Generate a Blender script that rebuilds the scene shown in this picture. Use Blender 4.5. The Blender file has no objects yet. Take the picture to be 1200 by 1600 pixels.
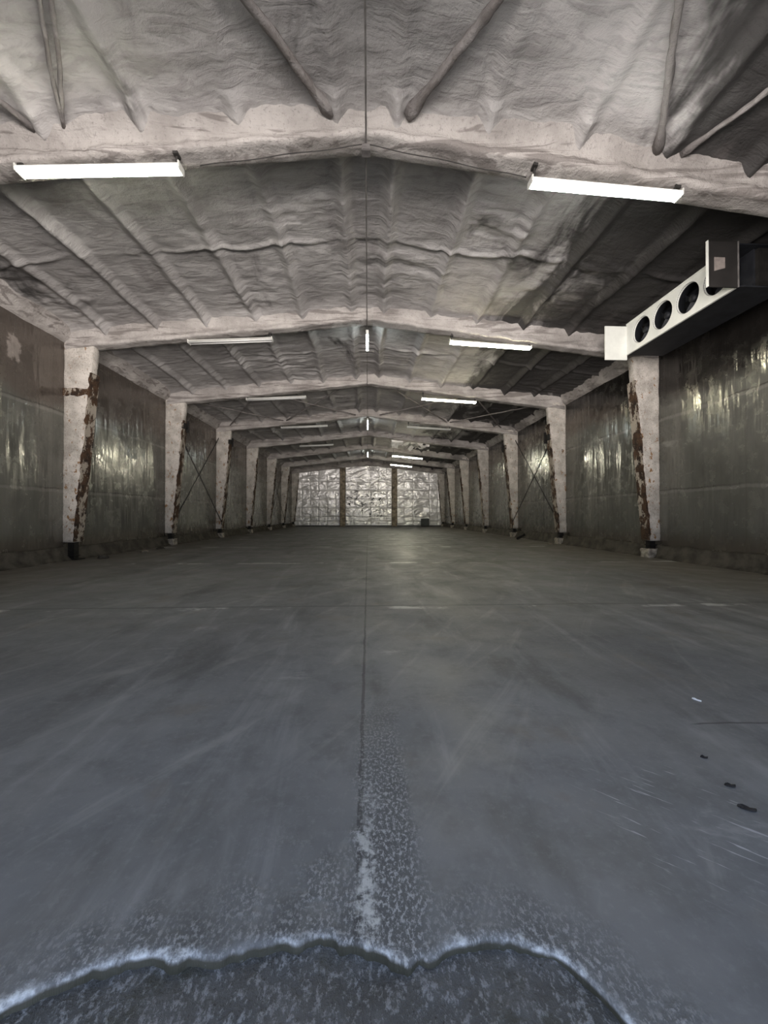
import bpy, bmesh, math, random
import numpy as np
from mathutils import Vector, noise as mn
random.seed(7)
sc = bpy.context.scene
COL = sc.collection
BAY = 5.5
Y0 = 5.93                     # centre line of the first frame in view
WL, WR = 8.5, 8.72            # inner faces of the side walls
GROUND = (28.0, 26.0, 25.1)   # sunlit yard beyond the shade of the building
SHADE = (2.2, 2.2, 2.2)       # yard in the building's own shade
SKY = (1.35, 1.7, 2.4)
TUBE = 4.2
YB = 44.35                    # end wall
YF = -0.5                     # door wall behind the camera
def W(s): return WL if s < 0 else WR
def zc(x): return 7.35 - .105*abs(x)      # foam ceiling
def zb(x): return 6.92 - .118*abs(x)      # underside of the rafters

# ------------------------------------------------------------------ helpers
def link(o, parent=None):
    COL.objects.link(o)
    if parent: o.parent = parent
    return o
def meshobj(name, verts, faces, m, parent=None, smooth=True):
    me = bpy.data.meshes.new(name)
    me.from_pydata([tuple(v) for v in verts], [], faces)
    me.materials.append(m)
    if smooth: me.polygons.foreach_set('use_smooth', [True]*len(me.polygons))
    me.update()
    return link(bpy.data.objects.new(name, me), parent)
def gridmesh(name, P, m, parent=None, smooth=True):
    """P: (n, k, 3) array of points"""
    n, k = P.shape[:2]
    me = bpy.data.meshes.new(name)
    idx = np.arange(n*k).reshape(n, k)
    q = np.stack([idx[:-1,:-1], idx[:-1,1:], idx[1:,1:], idx[1:,:-1]], -1).reshape(-1, 4)
    me.vertices.add(n*k); me.vertices.foreach_set('co', P.reshape(-1).astype(np.float32))
    me.loops.add(q.size); me.loops.foreach_set('vertex_index', q.reshape(-1).astype(np.int32))
    me.polygons.add(len(q)); me.polygons.foreach_set('loop_start', np.arange(0, q.size, 4, dtype=np.int32))
    me.update(calc_edges=True); me.validate()
    me.materials.append(m)
    if smooth: me.polygons.foreach_set('use_smooth', [True]*len(me.polygons))
    return link(bpy.data.objects.new(name, me), parent)
def bmobj(name, bm, m, parent=None, smooth=False):
    bmesh.ops.recalc_face_normals(bm, faces=bm.faces)
    me = bpy.data.meshes.new(name); bm.to_mesh(me); bm.free()
    me.materials.append(m)
    if smooth: me.polygons.foreach_set('use_smooth', [True]*len(me.polygons))
    return link(bpy.data.objects.new(name, me), parent)
def add_box(bm, x0, x1, y0, y1, z0, z1, bev=0.0):
    r = bmesh.ops.create_cube(bm, size=1)
    vs = r['verts']
    for v in vs:
        v.co = Vector((x0+(v.co.x+.5)*(x1-x0), y0+(v.co.y+.5)*(y1-y0), z0+(v.co.z+.5)*(z1-z0)))
    if bev:
        es = list({e for v in vs for e in v.link_edges})
        bmesh.ops.bevel(bm, geom=es, offset=bev, segments=2, affect='EDGES')
def box(name, x0, x1, y0, y1, z0, z1, m, parent=None, bev=0.0):
    bm = bmesh.new(); add_box(bm, x0, x1, y0, y1, z0, z1, bev)
    return bmobj(name, bm, m, parent)
def add_tube(bm, pts, r, seg=10, jit=0.0, js=3.0, caps=True):
    pts = [Vector(p) for p in pts]; rings = []
    up = Vector((0, 0, 1))
    d0 = (pts[-1]-pts[0]).normalized()
    if abs(d0.z) > .9: up = Vector((1, 0, 0))
    for i, p in enumerate(pts):
        d = (pts[min(i+1, len(pts)-1)]-pts[max(i-1, 0)]).normalized()
        a = d.cross(up).normalized(); b = a.cross(d)
        rr = r[i] if hasattr(r, '__len__') else r
        ring = []
        for k in range(seg):
            t = 2*math.pi*k/seg
            q = a*math.cos(t)+b*math.sin(t)
            f = 1+jit*mn.noise((p+q*rr)*js*6) + jit*.6*mn.noise((p+q*rr)*js*17)
            ring.append(bm.verts.new(p+q*rr*f))
        rings.append(ring)
    for A, B in zip(rings, rings[1:]):
        for k in range(seg):
            bm.faces.new((A[k], A[(k+1) % seg], B[(k+1) % seg], B[k]))
    if caps:
        bm.faces.new(rings[0][::-1]); bm.faces.new(rings[-1])
def tube(name, pts, r, m, parent=None, seg=10, jit=0.0, js=3.0):
    bm = bmesh.new(); add_tube(bm, pts, r, seg, jit, js)
    return bmobj(name, bm, m, parent, True)
def lerp(a, b, n): return [Vector(a).lerp(Vector(b), i/(n-1)) for i in range(n)]
def empty(name, loc=(0, 0, 0)):
    o = bpy.data.objects.new(name, None); o.location = loc; o.empty_display_size = .2
    return link(o)
def tag(o, label, cat, group=None):
    o['label'] = label; o['category'] = cat
    if group: o['group'] = group
    return o
def struct(o):
    o['kind'] = 'structure'; return o
def copy_tree(o, parent=None):
    c = o.copy(); COL.objects.link(c)
    if parent: c.parent = parent
    for ch in list(o.children): copy_tree(ch, c)
    return c
# value noise in numpy
def vnoise(x, y, seed=0):
    xi = np.floor(x).astype(np.int64); yi = np.floor(y).astype(np.int64)
    fx = x-xi; fy = y-yi
    fx = fx*fx*(3-2*fx); fy = fy*fy*(3-2*fy)
    def h(a, b):
        n = (a*374761393 + b*668265263 + seed*1274126177) & 0xffffffff
        n = ((n ^ (n >> 13))*1274126177) & 0xffffffff
        n = n ^ (n >> 16)
        return (n & 0xffff)/65535.0
    return (h(xi, yi)*(1-fx)+h(xi+1, yi)*fx)*(1-fy) + (h(xi, yi+1)*(1-fx)+h(xi+1, yi+1)*fx)*fy
def fbm(x, y, seed=0, o=4):
    s = 0; a = .5; t = 0
    for k in range(o):
        s = s + a*vnoise(x*2**k, y*2**k, seed+k); t += a; a *= .5
    return s/t
def ridged(x, y, seed=0, o=3):
    s = 0; a = .5; t = 0
    for k in range(o):
        s = s + a*(1-np.abs(2*vnoise(x*2**k, y*2**k, seed+k)-1)); t += a; a *= .5
    return s/t
def sstep(a, b, x):
    t = np.clip((x-a)/(b-a), 0, 1); return t*t*(3-2*t)

# ------------------------------------------------------------------ materials
class N:
    def __init__(s, name):
        s.m = bpy.data.materials.new(name); s.m.use_nodes = True
        s.nt = s.m.node_tree; s.b = s.nt.nodes['Principled BSDF']; s.L = s.nt.links.new
        s.P = s.nt.nodes.new('ShaderNodeNewGeometry').outputs['Position']
        sp = s.nt.nodes.new('ShaderNodeSeparateXYZ'); s.L(s.P, sp.inputs[0]); s.x, s.y, s.z = sp.outputs
    def put(s, sock, v):
        if isinstance(v, bpy.types.NodeSocket): s.L(v, sock)
        elif sock.type == 'RGBA': sock.default_value = (*v[:3], 1)
        else: sock.default_value = v
    def math(s, op, a, b=0.0, c=0.0, clamp=False):
        n = s.nt.nodes.new('ShaderNodeMath'); n.operation = op; n.use_clamp = clamp
        for i, v in enumerate((a, b, c)): s.put(n.inputs[i], v)
        return n.outputs[0]
    def vec(s, sx, sy, sz):
        n = s.nt.nodes.new('ShaderNodeVectorMath'); n.operation = 'MULTIPLY'
        s.L(s.P, n.inputs[0]); n.inputs[1].default_value = (sx, sy, sz); return n.outputs[0]
    def noise(s, sc_, detail=4, rough=.55, v=None, dist=0.0):
        n = s.nt.nodes.new('ShaderNodeTexNoise')
        n.inputs['Scale'].default_value = sc_; n.inputs['Detail'].default_value = detail
        n.inputs['Roughness'].default_value = rough; n.inputs['Distortion'].default_value = dist
        s.L(v if v else s.P, n.inputs['Vector']); return n.outputs[0]
    def vor(s, sc_, v=None, rnd=1.0):
        n = s.nt.nodes.new('ShaderNodeTexVoronoi'); n.inputs['Scale'].default_value = sc_
        n.inputs['Randomness'].default_value = rnd
        s.L(v if v else s.P, n.inputs['Vector']); return n.outputs['Distance']
    def step(s, v, a, b, lo=0.0, hi=1.0):
        n = s.nt.nodes.new('ShaderNodeMapRange'); n.interpolation_type = 'SMOOTHSTEP'
        s.put(n.inputs['Value'], v); n.inputs['From Min'].default_value = a; n.inputs['From Max'].default_value = b
        n.inputs['To Min'].default_value = lo; n.inputs['To Max'].default_value = hi
        return n.outputs[0]
    def mix(s, f, a, b):
        n = s.nt.nodes.new('ShaderNodeMix'); n.data_type = 'RGBA'
        s.put(n.inputs[0], f); s.put(n.inputs[6], a); s.put(n.inputs[7], b); return n.outputs[2]
    def mul(s, a, b): return s.math('MULTIPLY', a, b)
    def add(s, a, b): return s.math('ADD', a, b)
    def attr(s, name):
        n = s.nt.nodes.new('ShaderNodeAttribute'); n.attribute_name = name; return n.outputs['Fac']
    def near(s, v, c, w, soft=.5):      # 1 where |v-c| < w
        return s.step(s.math('ABSOLUTE', s.math('SUBTRACT', v, c)), w, w*(1-soft), 0, 1) if False else \
               s.math('SUBTRACT', 1.0, s.step(s.math('ABSOLUTE', s.math('SUBTRACT', v, c)), w*(1-soft), w))
    def bump(s, h, strength=.5, dist=.02, prev=None):
        n = s.nt.nodes.new('ShaderNodeBump'); n.inputs['Strength'].default_value = strength
        n.inputs['Distance'].default_value = dist; s.L(h, n.inputs['Height'])
        if prev: s.L(prev, n.inputs['Normal'])
        s.L(n.outputs[0], s.b.inputs['Normal']); return n.outputs[0]
    def fin(s, color, rough=.8, metal=0.0, spec=.3):
        s.put(s.b.inputs['Base Color'], color); s.put(s.b.inputs['Roughness'], rough)
        s.put(s.b.inputs['Metallic'], metal); s.b.inputs['Specular IOR Level'].default_value = spec
        return s.m
def plain(name, c, rough=.6, metal=0.0, spec=.4, var=.25, sc_=6, bump=0.0):
    n = N(name)
    f = n.noise(sc_, 5, .6)
    lo = [v*(1-var) for v in c]; hi = [min(1, v*(1+var)) for v in c]
    col = n.mix(n.step(f, .3, .7), lo, hi)
    if bump: n.bump(n.noise(sc_*6, 4), bump, .01)
    return n.fin(col, rough, metal, spec)

def foam_ceiling():
    n = N('sprayed_foam_ceiling')
    big = n.noise(.5, 4, .6)
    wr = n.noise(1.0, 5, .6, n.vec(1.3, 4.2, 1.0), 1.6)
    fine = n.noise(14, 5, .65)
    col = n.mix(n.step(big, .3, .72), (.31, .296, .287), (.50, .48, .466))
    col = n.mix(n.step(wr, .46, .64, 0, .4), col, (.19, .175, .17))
    col = n.mix(n.step(fine, .55, .75, 0, .35), col, (.46, .44, .42))
    # soot and mould, mostly on the right-hand slope
    soot = n.noise(.55, 5, .62, n.vec(1.3, .55, 1.0), .8)
    reg = n.mul(n.step(n.x, 2.2, 6.4), n.step(n.math('ABSOLUTE', n.math('SUBTRACT', n.y, 9.0)), 14.0, 5.0, .72, 1.0))
    thr = n.math('SUBTRACT', n.add(soot, n.mul(reg, .42)), .60)
    col = n.mix(n.step(thr, 0.0, .16, 0, .93), col, (.030, .028, .027))
    sx = n.add(n.x, n.mul(n.math('SUBTRACT', n.noise(.9, 5, .65), .5), 2.4))
    sy = n.mul(n.step(n.y, 5.6, 6.4), n.step(n.y, 11.6, 10.2))
    col = n.mix(n.mul(n.mul(n.step(sx, 5.0, 6.2), sy), .85), col, (.026, .024, .023))
    soot2 = n.noise(.8, 4, .6, n.vec(1, .5, 1))
    col = n.mix(n.step(soot2, .58, .72, 0, .45), col, (.13, .115, .11))
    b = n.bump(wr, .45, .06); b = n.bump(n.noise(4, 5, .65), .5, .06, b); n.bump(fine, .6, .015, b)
    return n.fin(col, .75, 0, .25)
def foam_beam(name='sprayed_foam_frame', a=(.29, .268, .25), b=(.47, .44, .415)):
    n = N(name)
    big = n.noise(1.3, 4, .6); fine = n.noise(22, 5, .7)
    seam = n.noise(1.0, 4, .6, n.vec(.5, 2.0, 7.0), 1.0)
    col = n.mix(n.step(big, .3, .7), a, b)
    col = n.mix(n.step(fine, .54, .70, 0, .55), col, (.14, .125, .118))
    col = n.mix(n.step(seam, .53, .62, 0, .7), col, (.15, .132, .122))
    reg = n.step(n.x, 4.5, 7.5); soot = n.noise(.7, 4, .6)
    col = n.mix(n.mul(n.step(soot, .45, .65), n.mul(reg, .6)), col, (.08, .075, .07))
    bb = n.bump(seam, .7, .05); bb = n.bump(n.noise(7, 5, .65), .5, .05, bb); n.bump(fine, .8, .02, bb)
    return n.fin(col, .8, 0, .25)
def foam_column():
    n = N('flaking_foam_column')
    big = n.noise(2.2, 5, .65); fine = n.noise(30, 4, .7); chips = n.noise(5, 6, .7, n.vec(1.6, 1.6, 1.0))
    col = n.mix(n.step(big, .3, .7), (.34, .315, .28), (.60, .56, .51))
    col = n.mix(n.step(fine, .53, .68, 0, .7), col, (.13, .11, .09))
    low = n.step(n.z, 5.2, .6)
    col = n.mix(n.step(n.add(chips, n.mul(low, .05)), .60, .66), col, (.23, .13, .06))
    col = n.mix(n.step(n.noise(3.1, 6, .7), .64, .69), col, (.06, .045, .035))
    b = n.bump(fine, .7, .02); n.bump(chips, .4, .03, b)
    return n.fin(col, .85, 0, .2)
def wall_mat(side):
    n = N('wall_sheet_'+side)
    st = n.noise(1.0, 5, .6, n.vec(1, 2.2, .22)); big = n.noise(.45, 4, .55)
    spot = n.noise(2.6, 5, .7)
    col = n.mix(n.step(big, .3, .7), (.105, .105, .092), (.165, .165, .145))
    col = n.mix(n.step(st, .45, .7, 0, .5), col, (.22, .215, .19))
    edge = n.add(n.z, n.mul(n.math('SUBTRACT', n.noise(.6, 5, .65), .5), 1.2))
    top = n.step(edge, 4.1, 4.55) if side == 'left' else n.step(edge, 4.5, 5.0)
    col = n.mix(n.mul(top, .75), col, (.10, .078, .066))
    col = n.mix(n.step(spot, .64, .78, 0, .35), col, (.09, .078, .066))
    # horizontal joints, vertical sheet joints
    wob = n.mul(n.math('SUBTRACT', n.noise(1.7, 4, .7), .5), .12)
    zz = n.add(n.z, wob)
    for h in (2.0, 4.15):
        col = n.mix(n.mul(n.near(zz, h, .022), n.step(n.noise(.9, 3), .4, .6, .1, .7)), col, (.05, .045, .04))
        col = n.mix(n.mul(n.near(zz, h-.07, .05), .25), col, (.38, .37, .34))
    fr = n.math('FRACT', n.math('DIVIDE', n.y, 1.15))
    vj = n.near(fr, .5, .018)
    col = n.mix(n.mul(vj, .28), col, (.07, .065, .055))
    col = n.mix(n.mul(n.step(zz, .95, .45), .7), col, (.09, .072, .055))
    if side == 'left':      # pale paint patches high on the wall
        d = n.math('POWER', n.math('SUBTRACT', n.y, 9.75), 2.0)
        e = n.math('POWER', n.mul(n.math('SUBTRACT', n.z, 5.3), .6), 2.0)
        r = n.math('SQRT', n.add(d, e))
        r = n.add(r, n.mul(n.math('SUBTRACT', n.noise(5, 4, .7), .5), .5))
        col = n.mix(n.step(r, .22, .14, 0, .8), col, (.36, .32, .29))
    else:                   # soot above, pale scuffs under the seam
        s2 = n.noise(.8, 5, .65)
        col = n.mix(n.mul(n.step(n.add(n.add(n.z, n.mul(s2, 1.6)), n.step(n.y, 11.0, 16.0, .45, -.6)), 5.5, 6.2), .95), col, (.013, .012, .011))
        sc2 = n.noise(1.6, 5, .7, n.vec(1, .5, 1.6))
        col = n.mix(n.mul(n.step(sc2, .58, .72), n.mul(n.near(n.z, 3.7, .9), .35)), col, (.42, .42, .38))
    rg = n.step(n.noise(3.0, 4, .6), .32, .68, .10, .32)
    rip = n.noise(1.0, 3, .5, n.vec(1, 2.4, .35)); cr = n.noise(1.6, 4, .6)
    b = n.bump(rip, .55, .10); b = n.bump(cr, .3, .04, b); n.bump(n.noise(40, 3), .1, .004, b)
    return n.fin(col, rg, .4, .7)
def floor_mat():
    n = N('worn_concrete_floor')
    big = n.noise(.45, 5, .6); st = n.noise(1.0, 6, .65, n.vec(2.6, .35, 1), .6)
    fine = n.noise(60, 4, .7)
    rot = n.nt.nodes.new('ShaderNodeMapping'); rot.inputs['Rotation'].default_value = (0, 0, .55); n.L(n.P, rot.inputs[0])
    rm = n.nt.nodes.new('ShaderNodeVectorMath'); rm.operation = 'MULTIPLY'; n.L(rot.outputs[0], rm.inputs[0]); rm.inputs[1].default_value = (3.2, .4, 1)
    st2 = n.noise(1.0, 5, .65, rm.outputs[0], .8)
    col = n.mix(n.step(big, .3, .7), (.098, .100, .103), (.152, .153, .153))
    col = n.mix(n.step(st, .52, .72, 0, .75), col, (.215, .215, .213))
    col = n.mix(n.step(st2, .54, .70, 0, .6), col, (.21, .208, .198))
    col = n.mix(n.step(n.noise(1.0, 5, .6, n.vec(1.6, .5, 1)), .52, .68, 0, .7), col, (.058, .058, .059))
    col = n.mix(n.step(n.noise(3.2, 6, .7), .44, .66, 0, .38), col, (.055, .055, .056))
    col = n.mix(n.step(n.noise(24, 5, .7), .50, .70, 0, .30), col, (.19, .19, .19))
    col = n.mix(n.step(n.noise(1.4, 5, .65), .56, .70, 0, .45), col, (.115, .098, .078))
    # long scratches and a short crack on the right
    rs = n.nt.nodes.new('ShaderNodeMapping'); rs.inputs['Rotation'].default_value = (0, 0, .75); n.L(n.P, rs.inputs[0])
    rv = n.nt.nodes.new('ShaderNodeVectorMath'); rv.operation = 'MULTIPLY'; n.L(rs.outputs[0], rv.inputs[0]); rv.inputs[1].default_value = (5, 60, 1)
    scr = n.mul(n.step(n.noise(1.0, 3, .6, rv.outputs[0]), .62, .68), n.mul(n.near(n.x, 1.35, .45, .7), n.near(n.y, 1.60, .45, .7)))
    col = n.mix(n.mul(scr, .8), col, (.36, .36, .36))
    crk = n.mul(n.near(n.add(n.y, n.mul(n.noise(3, 3), .05)), 2.315, .010), n.step(n.x, 1.95, 2.05))
    col = n.mix(n.mul(crk, .8), col, (.03, .03, .03))
    # browner towards the side walls
    ax = n.math('ABSOLUTE', n.x)
    col = n.mix(n.mul(n.step(n.add(ax, n.mul(n.noise(.8, 4), 3.0)), 5.5, 10.5), .75), col, (.105, .088, .066))
    # pale scuffs
    sf = n.noise(1.0, 6, .7, n.vec(.9, 2.2, 1), .4)
    col = n.mix(n.step(sf, .60, .74, 0, .55), col, (.30, .30, .29))
    # joints
    wob = n.mul(n.math('SUBTRACT', n.noise(4, 4, .7), .5), .03)
    jx = n.near(n.add(n.x, wob), 0.0, .014)
    col = n.mix(n.mul(jx, .75), col, (.035, .035, .035))
    yy = n.add(n.y, wob)
    for h in (5.45, 10.6, 15.9, 21.3, 26.7):
        col = n.mix(n.mul(n.near(yy, h, .0065*h), .65), col, (.05, .05, .05))
        pale = n.mul(n.near(yy, h-.02*h, .022*h, .8), n.step(n.noise(1.1, 5, .65), .52, .60))
        col = n.mix(n.mul(pale, .75), col, (.42, .42, .40))
    # exposed aggregate: beside the joint and along the broken edge
    spk = n.noise(1, 5, .75, n.vec(75, 48, 1)); spk2 = n.noise(1, 3, .7, n.vec(140, 95, 1))
    xs = n.add(n.x, n.mul(n.math('SUBTRACT', n.noise(5, 4, .7), .5), .16))
    strip = n.mul(n.near(xs, .10, .16, .6), n.step(n.y, 2.9, 1.5))
    ed = n.attr('edge')
    edn = n.add(ed, n.mul(n.math('SUBTRACT', n.noise(9, 4, .7), .5), .22))
    frnt = n.math('MAXIMUM', n.mul(n.step(edn, .22, .0), n.step(n.noise(4, 4, .65), .35, .6, .25, 1.0)), n.mul(n.step(edn, .5, .05), n.mul(n.near(n.x, -.12, .5, .8), n.step(n.noise(5, 4, .65), .42, .6, 0, .9))))
    reg = n.math('MAXIMUM', strip, n.mul(frnt, .85))
    col = n.mix(n.mul(reg, .45), col, (.07, .068, .064))
    col = n.mix(n.mul(reg, n.step(spk, .49, .59)), col, (.36, .36, .355))
    col = n.mix(n.mul(n.near(xs, .035, .045, .6), n.mul(n.step(n.y, 2.1, 1.3), n.step(n.noise(16, 4, .7), .42, .60))), col, (.50, .50, .48))
    col = n.mix(n.mul(reg, n.step(spk2, .6, .7, 0, .7)), col, (.03, .03, .028))
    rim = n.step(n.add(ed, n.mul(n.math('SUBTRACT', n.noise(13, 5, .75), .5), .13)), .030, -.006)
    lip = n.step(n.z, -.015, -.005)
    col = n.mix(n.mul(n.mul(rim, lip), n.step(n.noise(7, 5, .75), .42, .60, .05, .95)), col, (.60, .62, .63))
    col = n.mix(n.math('SUBTRACT', 1.0, lip), col, (.045, .042, .028))
    col = n.mix(n.step(fine, .62, .75, 0, .35), col, (.22, .22, .22))
    rg = n.step(n.noise(1.2, 4, .6),   .3, .7, .50, .72)
    b = n.bump(fine, .12, .004); n.bump(n.mul(spk, reg), .7, .02, b)
    return n.fin(col, rg, 0, .4)
def apron_mat():
    n = N('rough_wet_aggregate')
    v = n.noise(1, 5, .75, n.vec(60, 38, 20)); v2 = n.noise(1, 4, .7, n.vec(110, 75, 20)); big = n.noise(4, 4, .6)
    col = n.mix(n.step(big, .3, .7), (.075, .075, .072), (.14, .14, .14))
    col = n.mix(n.step(v, .50, .62, 0, .85), col, (.30, .305, .31))
    col = n.mix(n.step(v2, .60, .70, 0, .7), col, (.03, .028, .02))
    col = n.mix(n.step(n.noise(3.2, 5, .65), .55, .65, 0, .6), col, (.045, .045, .025))
    b = n.bump(v, .9, .03); n.bump(v2, .5, .01, b)
    return n.fin(col, .6, 0, .4)
def foil_mat():
    n = N('foil_faced_blanket')
    d = n.noise(1.1, 4, .6); sp = n.noise(1.5, 3, .6)
    col = n.mix(n.step(d, .3, .7), (.80, .78, .76), (.94, .92, .90))
    hol = n.noise(3.4, 3, .55)
    col = n.mix(n.mul(n.step(hol, .605, .625), n.mul(n.near(n.x, -.3, 2.7, .3), n.near(n.z, 2.6, 2.0, .4))), col, (.012, .012, .012))
    col = n.mix(n.step(n.noise(.9, 5, .65), .58, .72, 0, .35), col, (.35, .30, .24))
    n.bump(n.noise(7, 4, .6), .25, .03)
    return n.fin(col, n.step(sp, .3, .7, .34, .46), .45, .5)
def rust_mat():
    n = N('rusted_steel')
    f = n.noise(4, 6, .7); g = n.noise(9, 5, .7)
    col = n.mix(n.step(f, .35, .62), (.016, .011, .009), (.065, .036, .020))
    col = n.mix(n.step(g, .60, .70, 0, .8), col, (.17, .105, .05))
    pat = n.noise(2.0, 6, .72, n.vec(1.5, 1.5, .9))
    col = n.mix(n.step(pat, .50, .54), col, (.30, .265, .22))
    n.bump(g, .7, .02)
    return n.fin(col, .85, 0, .25)
def emit(name, c, s):
    m = bpy.data.materials.new(name); m.use_nodes = True
    b = m.node_tree.nodes['Principled BSDF']
    b.inputs['Base Color'].default_value = (.8, .8, .8, 1)
    b.inputs['Emission Color'].default_value = (*c, 1); b.inputs['Emission Strength'].default_value = s
    return m
TUBE_W = emit('lit_tube_white', (1, 1, .95), 21*TUBE)
TUBE_G = emit('lit_tube_greenish', (1, 1, .84), 18*TUBE)
TUBE_Y = emit('lit_tube_yellow', (1, .93, .66), 22*TUBE)
TUBE_C = emit('lit_tube_cool', (.9, 1, 1), 9*TUBE)
TUBE_F = emit('lit_tube_warm_far', (1, .95, .74), 50*TUBE)
TUBE_OFF = plain('unlit_tube', (.62, .62, .60), .3, 0, .5, .05)
M_CEIL = foam_ceiling(); M_BEAM = foam_beam(); M_COLM = foam_column(); M_RUST = rust_mat()
M_BRACE = foam_beam('foam_coated_rod', (.15, .137, .13), (.28, .26, .25))
M_WALL = {-1: wall_mat('left'), 1: wall_mat('right')}
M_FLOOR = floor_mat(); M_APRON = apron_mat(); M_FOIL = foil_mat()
M_KERB = plain('crumbling_concrete_kerb', (.062, .055, .045), .9, 0, .2, .5, 3, .8)
M_PED = plain('pale_concrete_pedestal', (.30, .27, .23), .9, 0, .2, .5, 9, .8)
M_BLACK = plain('bare_black_steel', (.012, .011, .010), .7, .2, .3, .4)
M_WHITE = plain('white_enamelled_steel', (.66, .67, .62), .45, 0, .4, .07, 3)
M_TRAY = plain('white_light_tray', (.60, .60, .56), .5, 0, .4, .1, 4)
M_DARKIN = plain('dark_fan_interior', (.012, .013, .016), .6, .1, .3, .3)
M_PANEL_SHADE = plain('shaded_panel_face', (.016, .0145, .0135), .7, 0, .3, .2, 3)  # near end panel: its backlit shade is put into the colour
M_STICK = plain('faded_sticker', (.19, .165, .15), .8, 0, .2, .15, 12)
M_CABLE = plain('dark_cable', (.03, .028, .026), .6, 0, .3, .3)
M_STEELG = plain('grey_conduit_steel', (.16, .15, .145), .5, .3, .4, .3)
M_BROWN = plain('brown_foam_post', (.27, .225, .17), .9, 0, .2, .6, 3, .8)
M_RUBBLE = plain('broken_concrete', (.20, .175, .14), .9, 0, .2, .5, 8, .7)
M_LEAF = plain('dark_debris', (.025, .022, .02), .8, 0, .2, .4, 30)
M_PAPER = plain('white_scrap', (.75, .75, .73), .7, 0, .2, .05)
M_BOX = plain('dark_grey_cabinet_paint', (.06, .065, .065), .6, .1, .4, .2, 3)
M_FRONT = plain('front_wall_sheet', (.14, .14, .125), .6, .1, .3, .3, .7)
M_TORN = N('torn_plastic'); M_TORN = M_TORN.fin((.62, .61, .55), .35, .2, .5)

# ------------------------------------------------------------------ shell
# ceiling: one continuous skin of sprayed foam over purlins and sheet joints
xs = np.linspace(-WL-.12, WR+.12, 350)
ys = np.concatenate([np.linspace(YF-.1, 3.4, 30), np.arange(3.45, 18, .042), np.arange(18.05, YB+.2, .085)])
X, Y = np.meshgrid(xs, ys)
A = np.abs(X)
Z = 7.35-.105*np.sqrt(A*A+.04)
sag = np.zeros_like(X)
for k in range(6):                       # purlins
    c = .47+1.37*k
    wob = (vnoise(Y*.5, Y*0+k*7.0+(X > 0)*31, 5)-.5)*.10
    d = np.abs(A-c-wob)
    wid = .13+.08*vnoise(Y*1.3+k*13, X*0+1.0, 9)
    sag += 1.3*(.045+.07*vnoise(Y*.8+k*5, (X > 0)*9.0, 3))*np.exp(-(d/(wid*.62))**1.35)*1.25*np.where(Y < Y0-.5, np.clip(.2+.12*A, .3, 1.0), 1.0)
    sag -= .018*np.exp(-((d-.19)/.06)**2)
ph = np.mod(Y-Y0, BAY)
ph = np.where(Y < Y0-.1, np.mod(Y-Y0+BAY*4, BAY), ph)
arc = 1-(2*np.mod((A-.47)/1.37, 1)-1)**2
j = ph-(2.45+.16*arc+(vnoise(X*1.1, np.floor((Y-Y0)/BAY)*3.0, 21)-.5)*.24)
keep = .2+.9*sstep(.2, .7, vnoise(X*.55+40, np.floor((Y-Y0)/BAY)*5.0, 77))
sag += keep*(.065*np.exp(-(j/.075)**2)*(j < 0) + .065*np.exp(-(j/.045)**2)*(j >= 0)-.02*np.exp(-((j-.13)/.08)**2))
fr = np.minimum(ph, BAY-ph)              # foam swells where it meets the frames
sag += .10*np.exp(-(fr/.32)**2)*(.6+.8*vnoise(X*.8, Y*.4, 13))
wrk = ridged(X*.75+fbm(X*.7, Y*.7, 3)*1.2, Y*3.1+fbm(X*.9, Y*.5, 8)*2.0, 31, 3)
amp = .25+1.3*sstep(.35, .7, vnoise(X*.72+9, Y*.55, 44))
front = sstep(Y0+.2, Y0-.6, Y)
sag += .056*(wrk-.55)*amp*(1-.72*front)
sag += (.075+.10*front)*(fbm(X*.9, Y*.9, 61, 4)-.5) + .028*(fbm(X*4, Y*4, 90, 3)-.5)
eav = np.minimum(X+WL, WR-X)
sag += .10*np.exp(-(eav/.25)**2)
Z = Z-sag
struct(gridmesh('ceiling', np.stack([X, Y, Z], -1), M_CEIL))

def slabwall(name, pts, m):
    f = [(0, 1, 2, 3), (7, 6, 5, 4), (0, 4, 5, 1), (1, 5, 6, 2), (2, 6, 7, 3), (3, 7, 4, 0)]
    return struct(meshobj(name, pts, f, m, smooth=False))
for s, nm in ((-1, 'wall_left'), (1, 'wall_right')):
    w = W(s)
    yy = np.linspace(YF-.2, YB+.2, 420); zz = np.linspace(-.25, 6.75, 66)
    YY, ZZ = np.meshgrid(yy, zz)
    XX = s*(w - .03*(fbm(YY*1.3, ZZ*.45, 70+s, 3)-.5) - .02*(fbm(YY*.5, ZZ*.5, 17+s, 2)-.5))
    top = struct(gridmesh(nm, np.stack([XX, YY, ZZ], -1), M_WALL[s]))
    md = top.modifiers.new('thickness', 'SOLIDIFY'); md.thickness = .16; md.offset = -1 if s < 0 else 1
struct(box('wall_back', -WL-.2, WR+.2, YB+.28, YB+.45, -.3, 7.8, M_FRONT))
DX, DZ = 3.4, 5.4                         # doorway behind the camera
bm = bmesh.new()
add_box(bm, -WL-.3, -DX, YF-.2, YF, -.3, 7.8); add_box(bm, DX, WR+.3, YF-.2, YF, -.3, 7.8); add_box(bm, -DX, DX, YF-.2, YF, DZ, 7.8)
struct(bmobj('wall_front', bm, M_FRONT))

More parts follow.
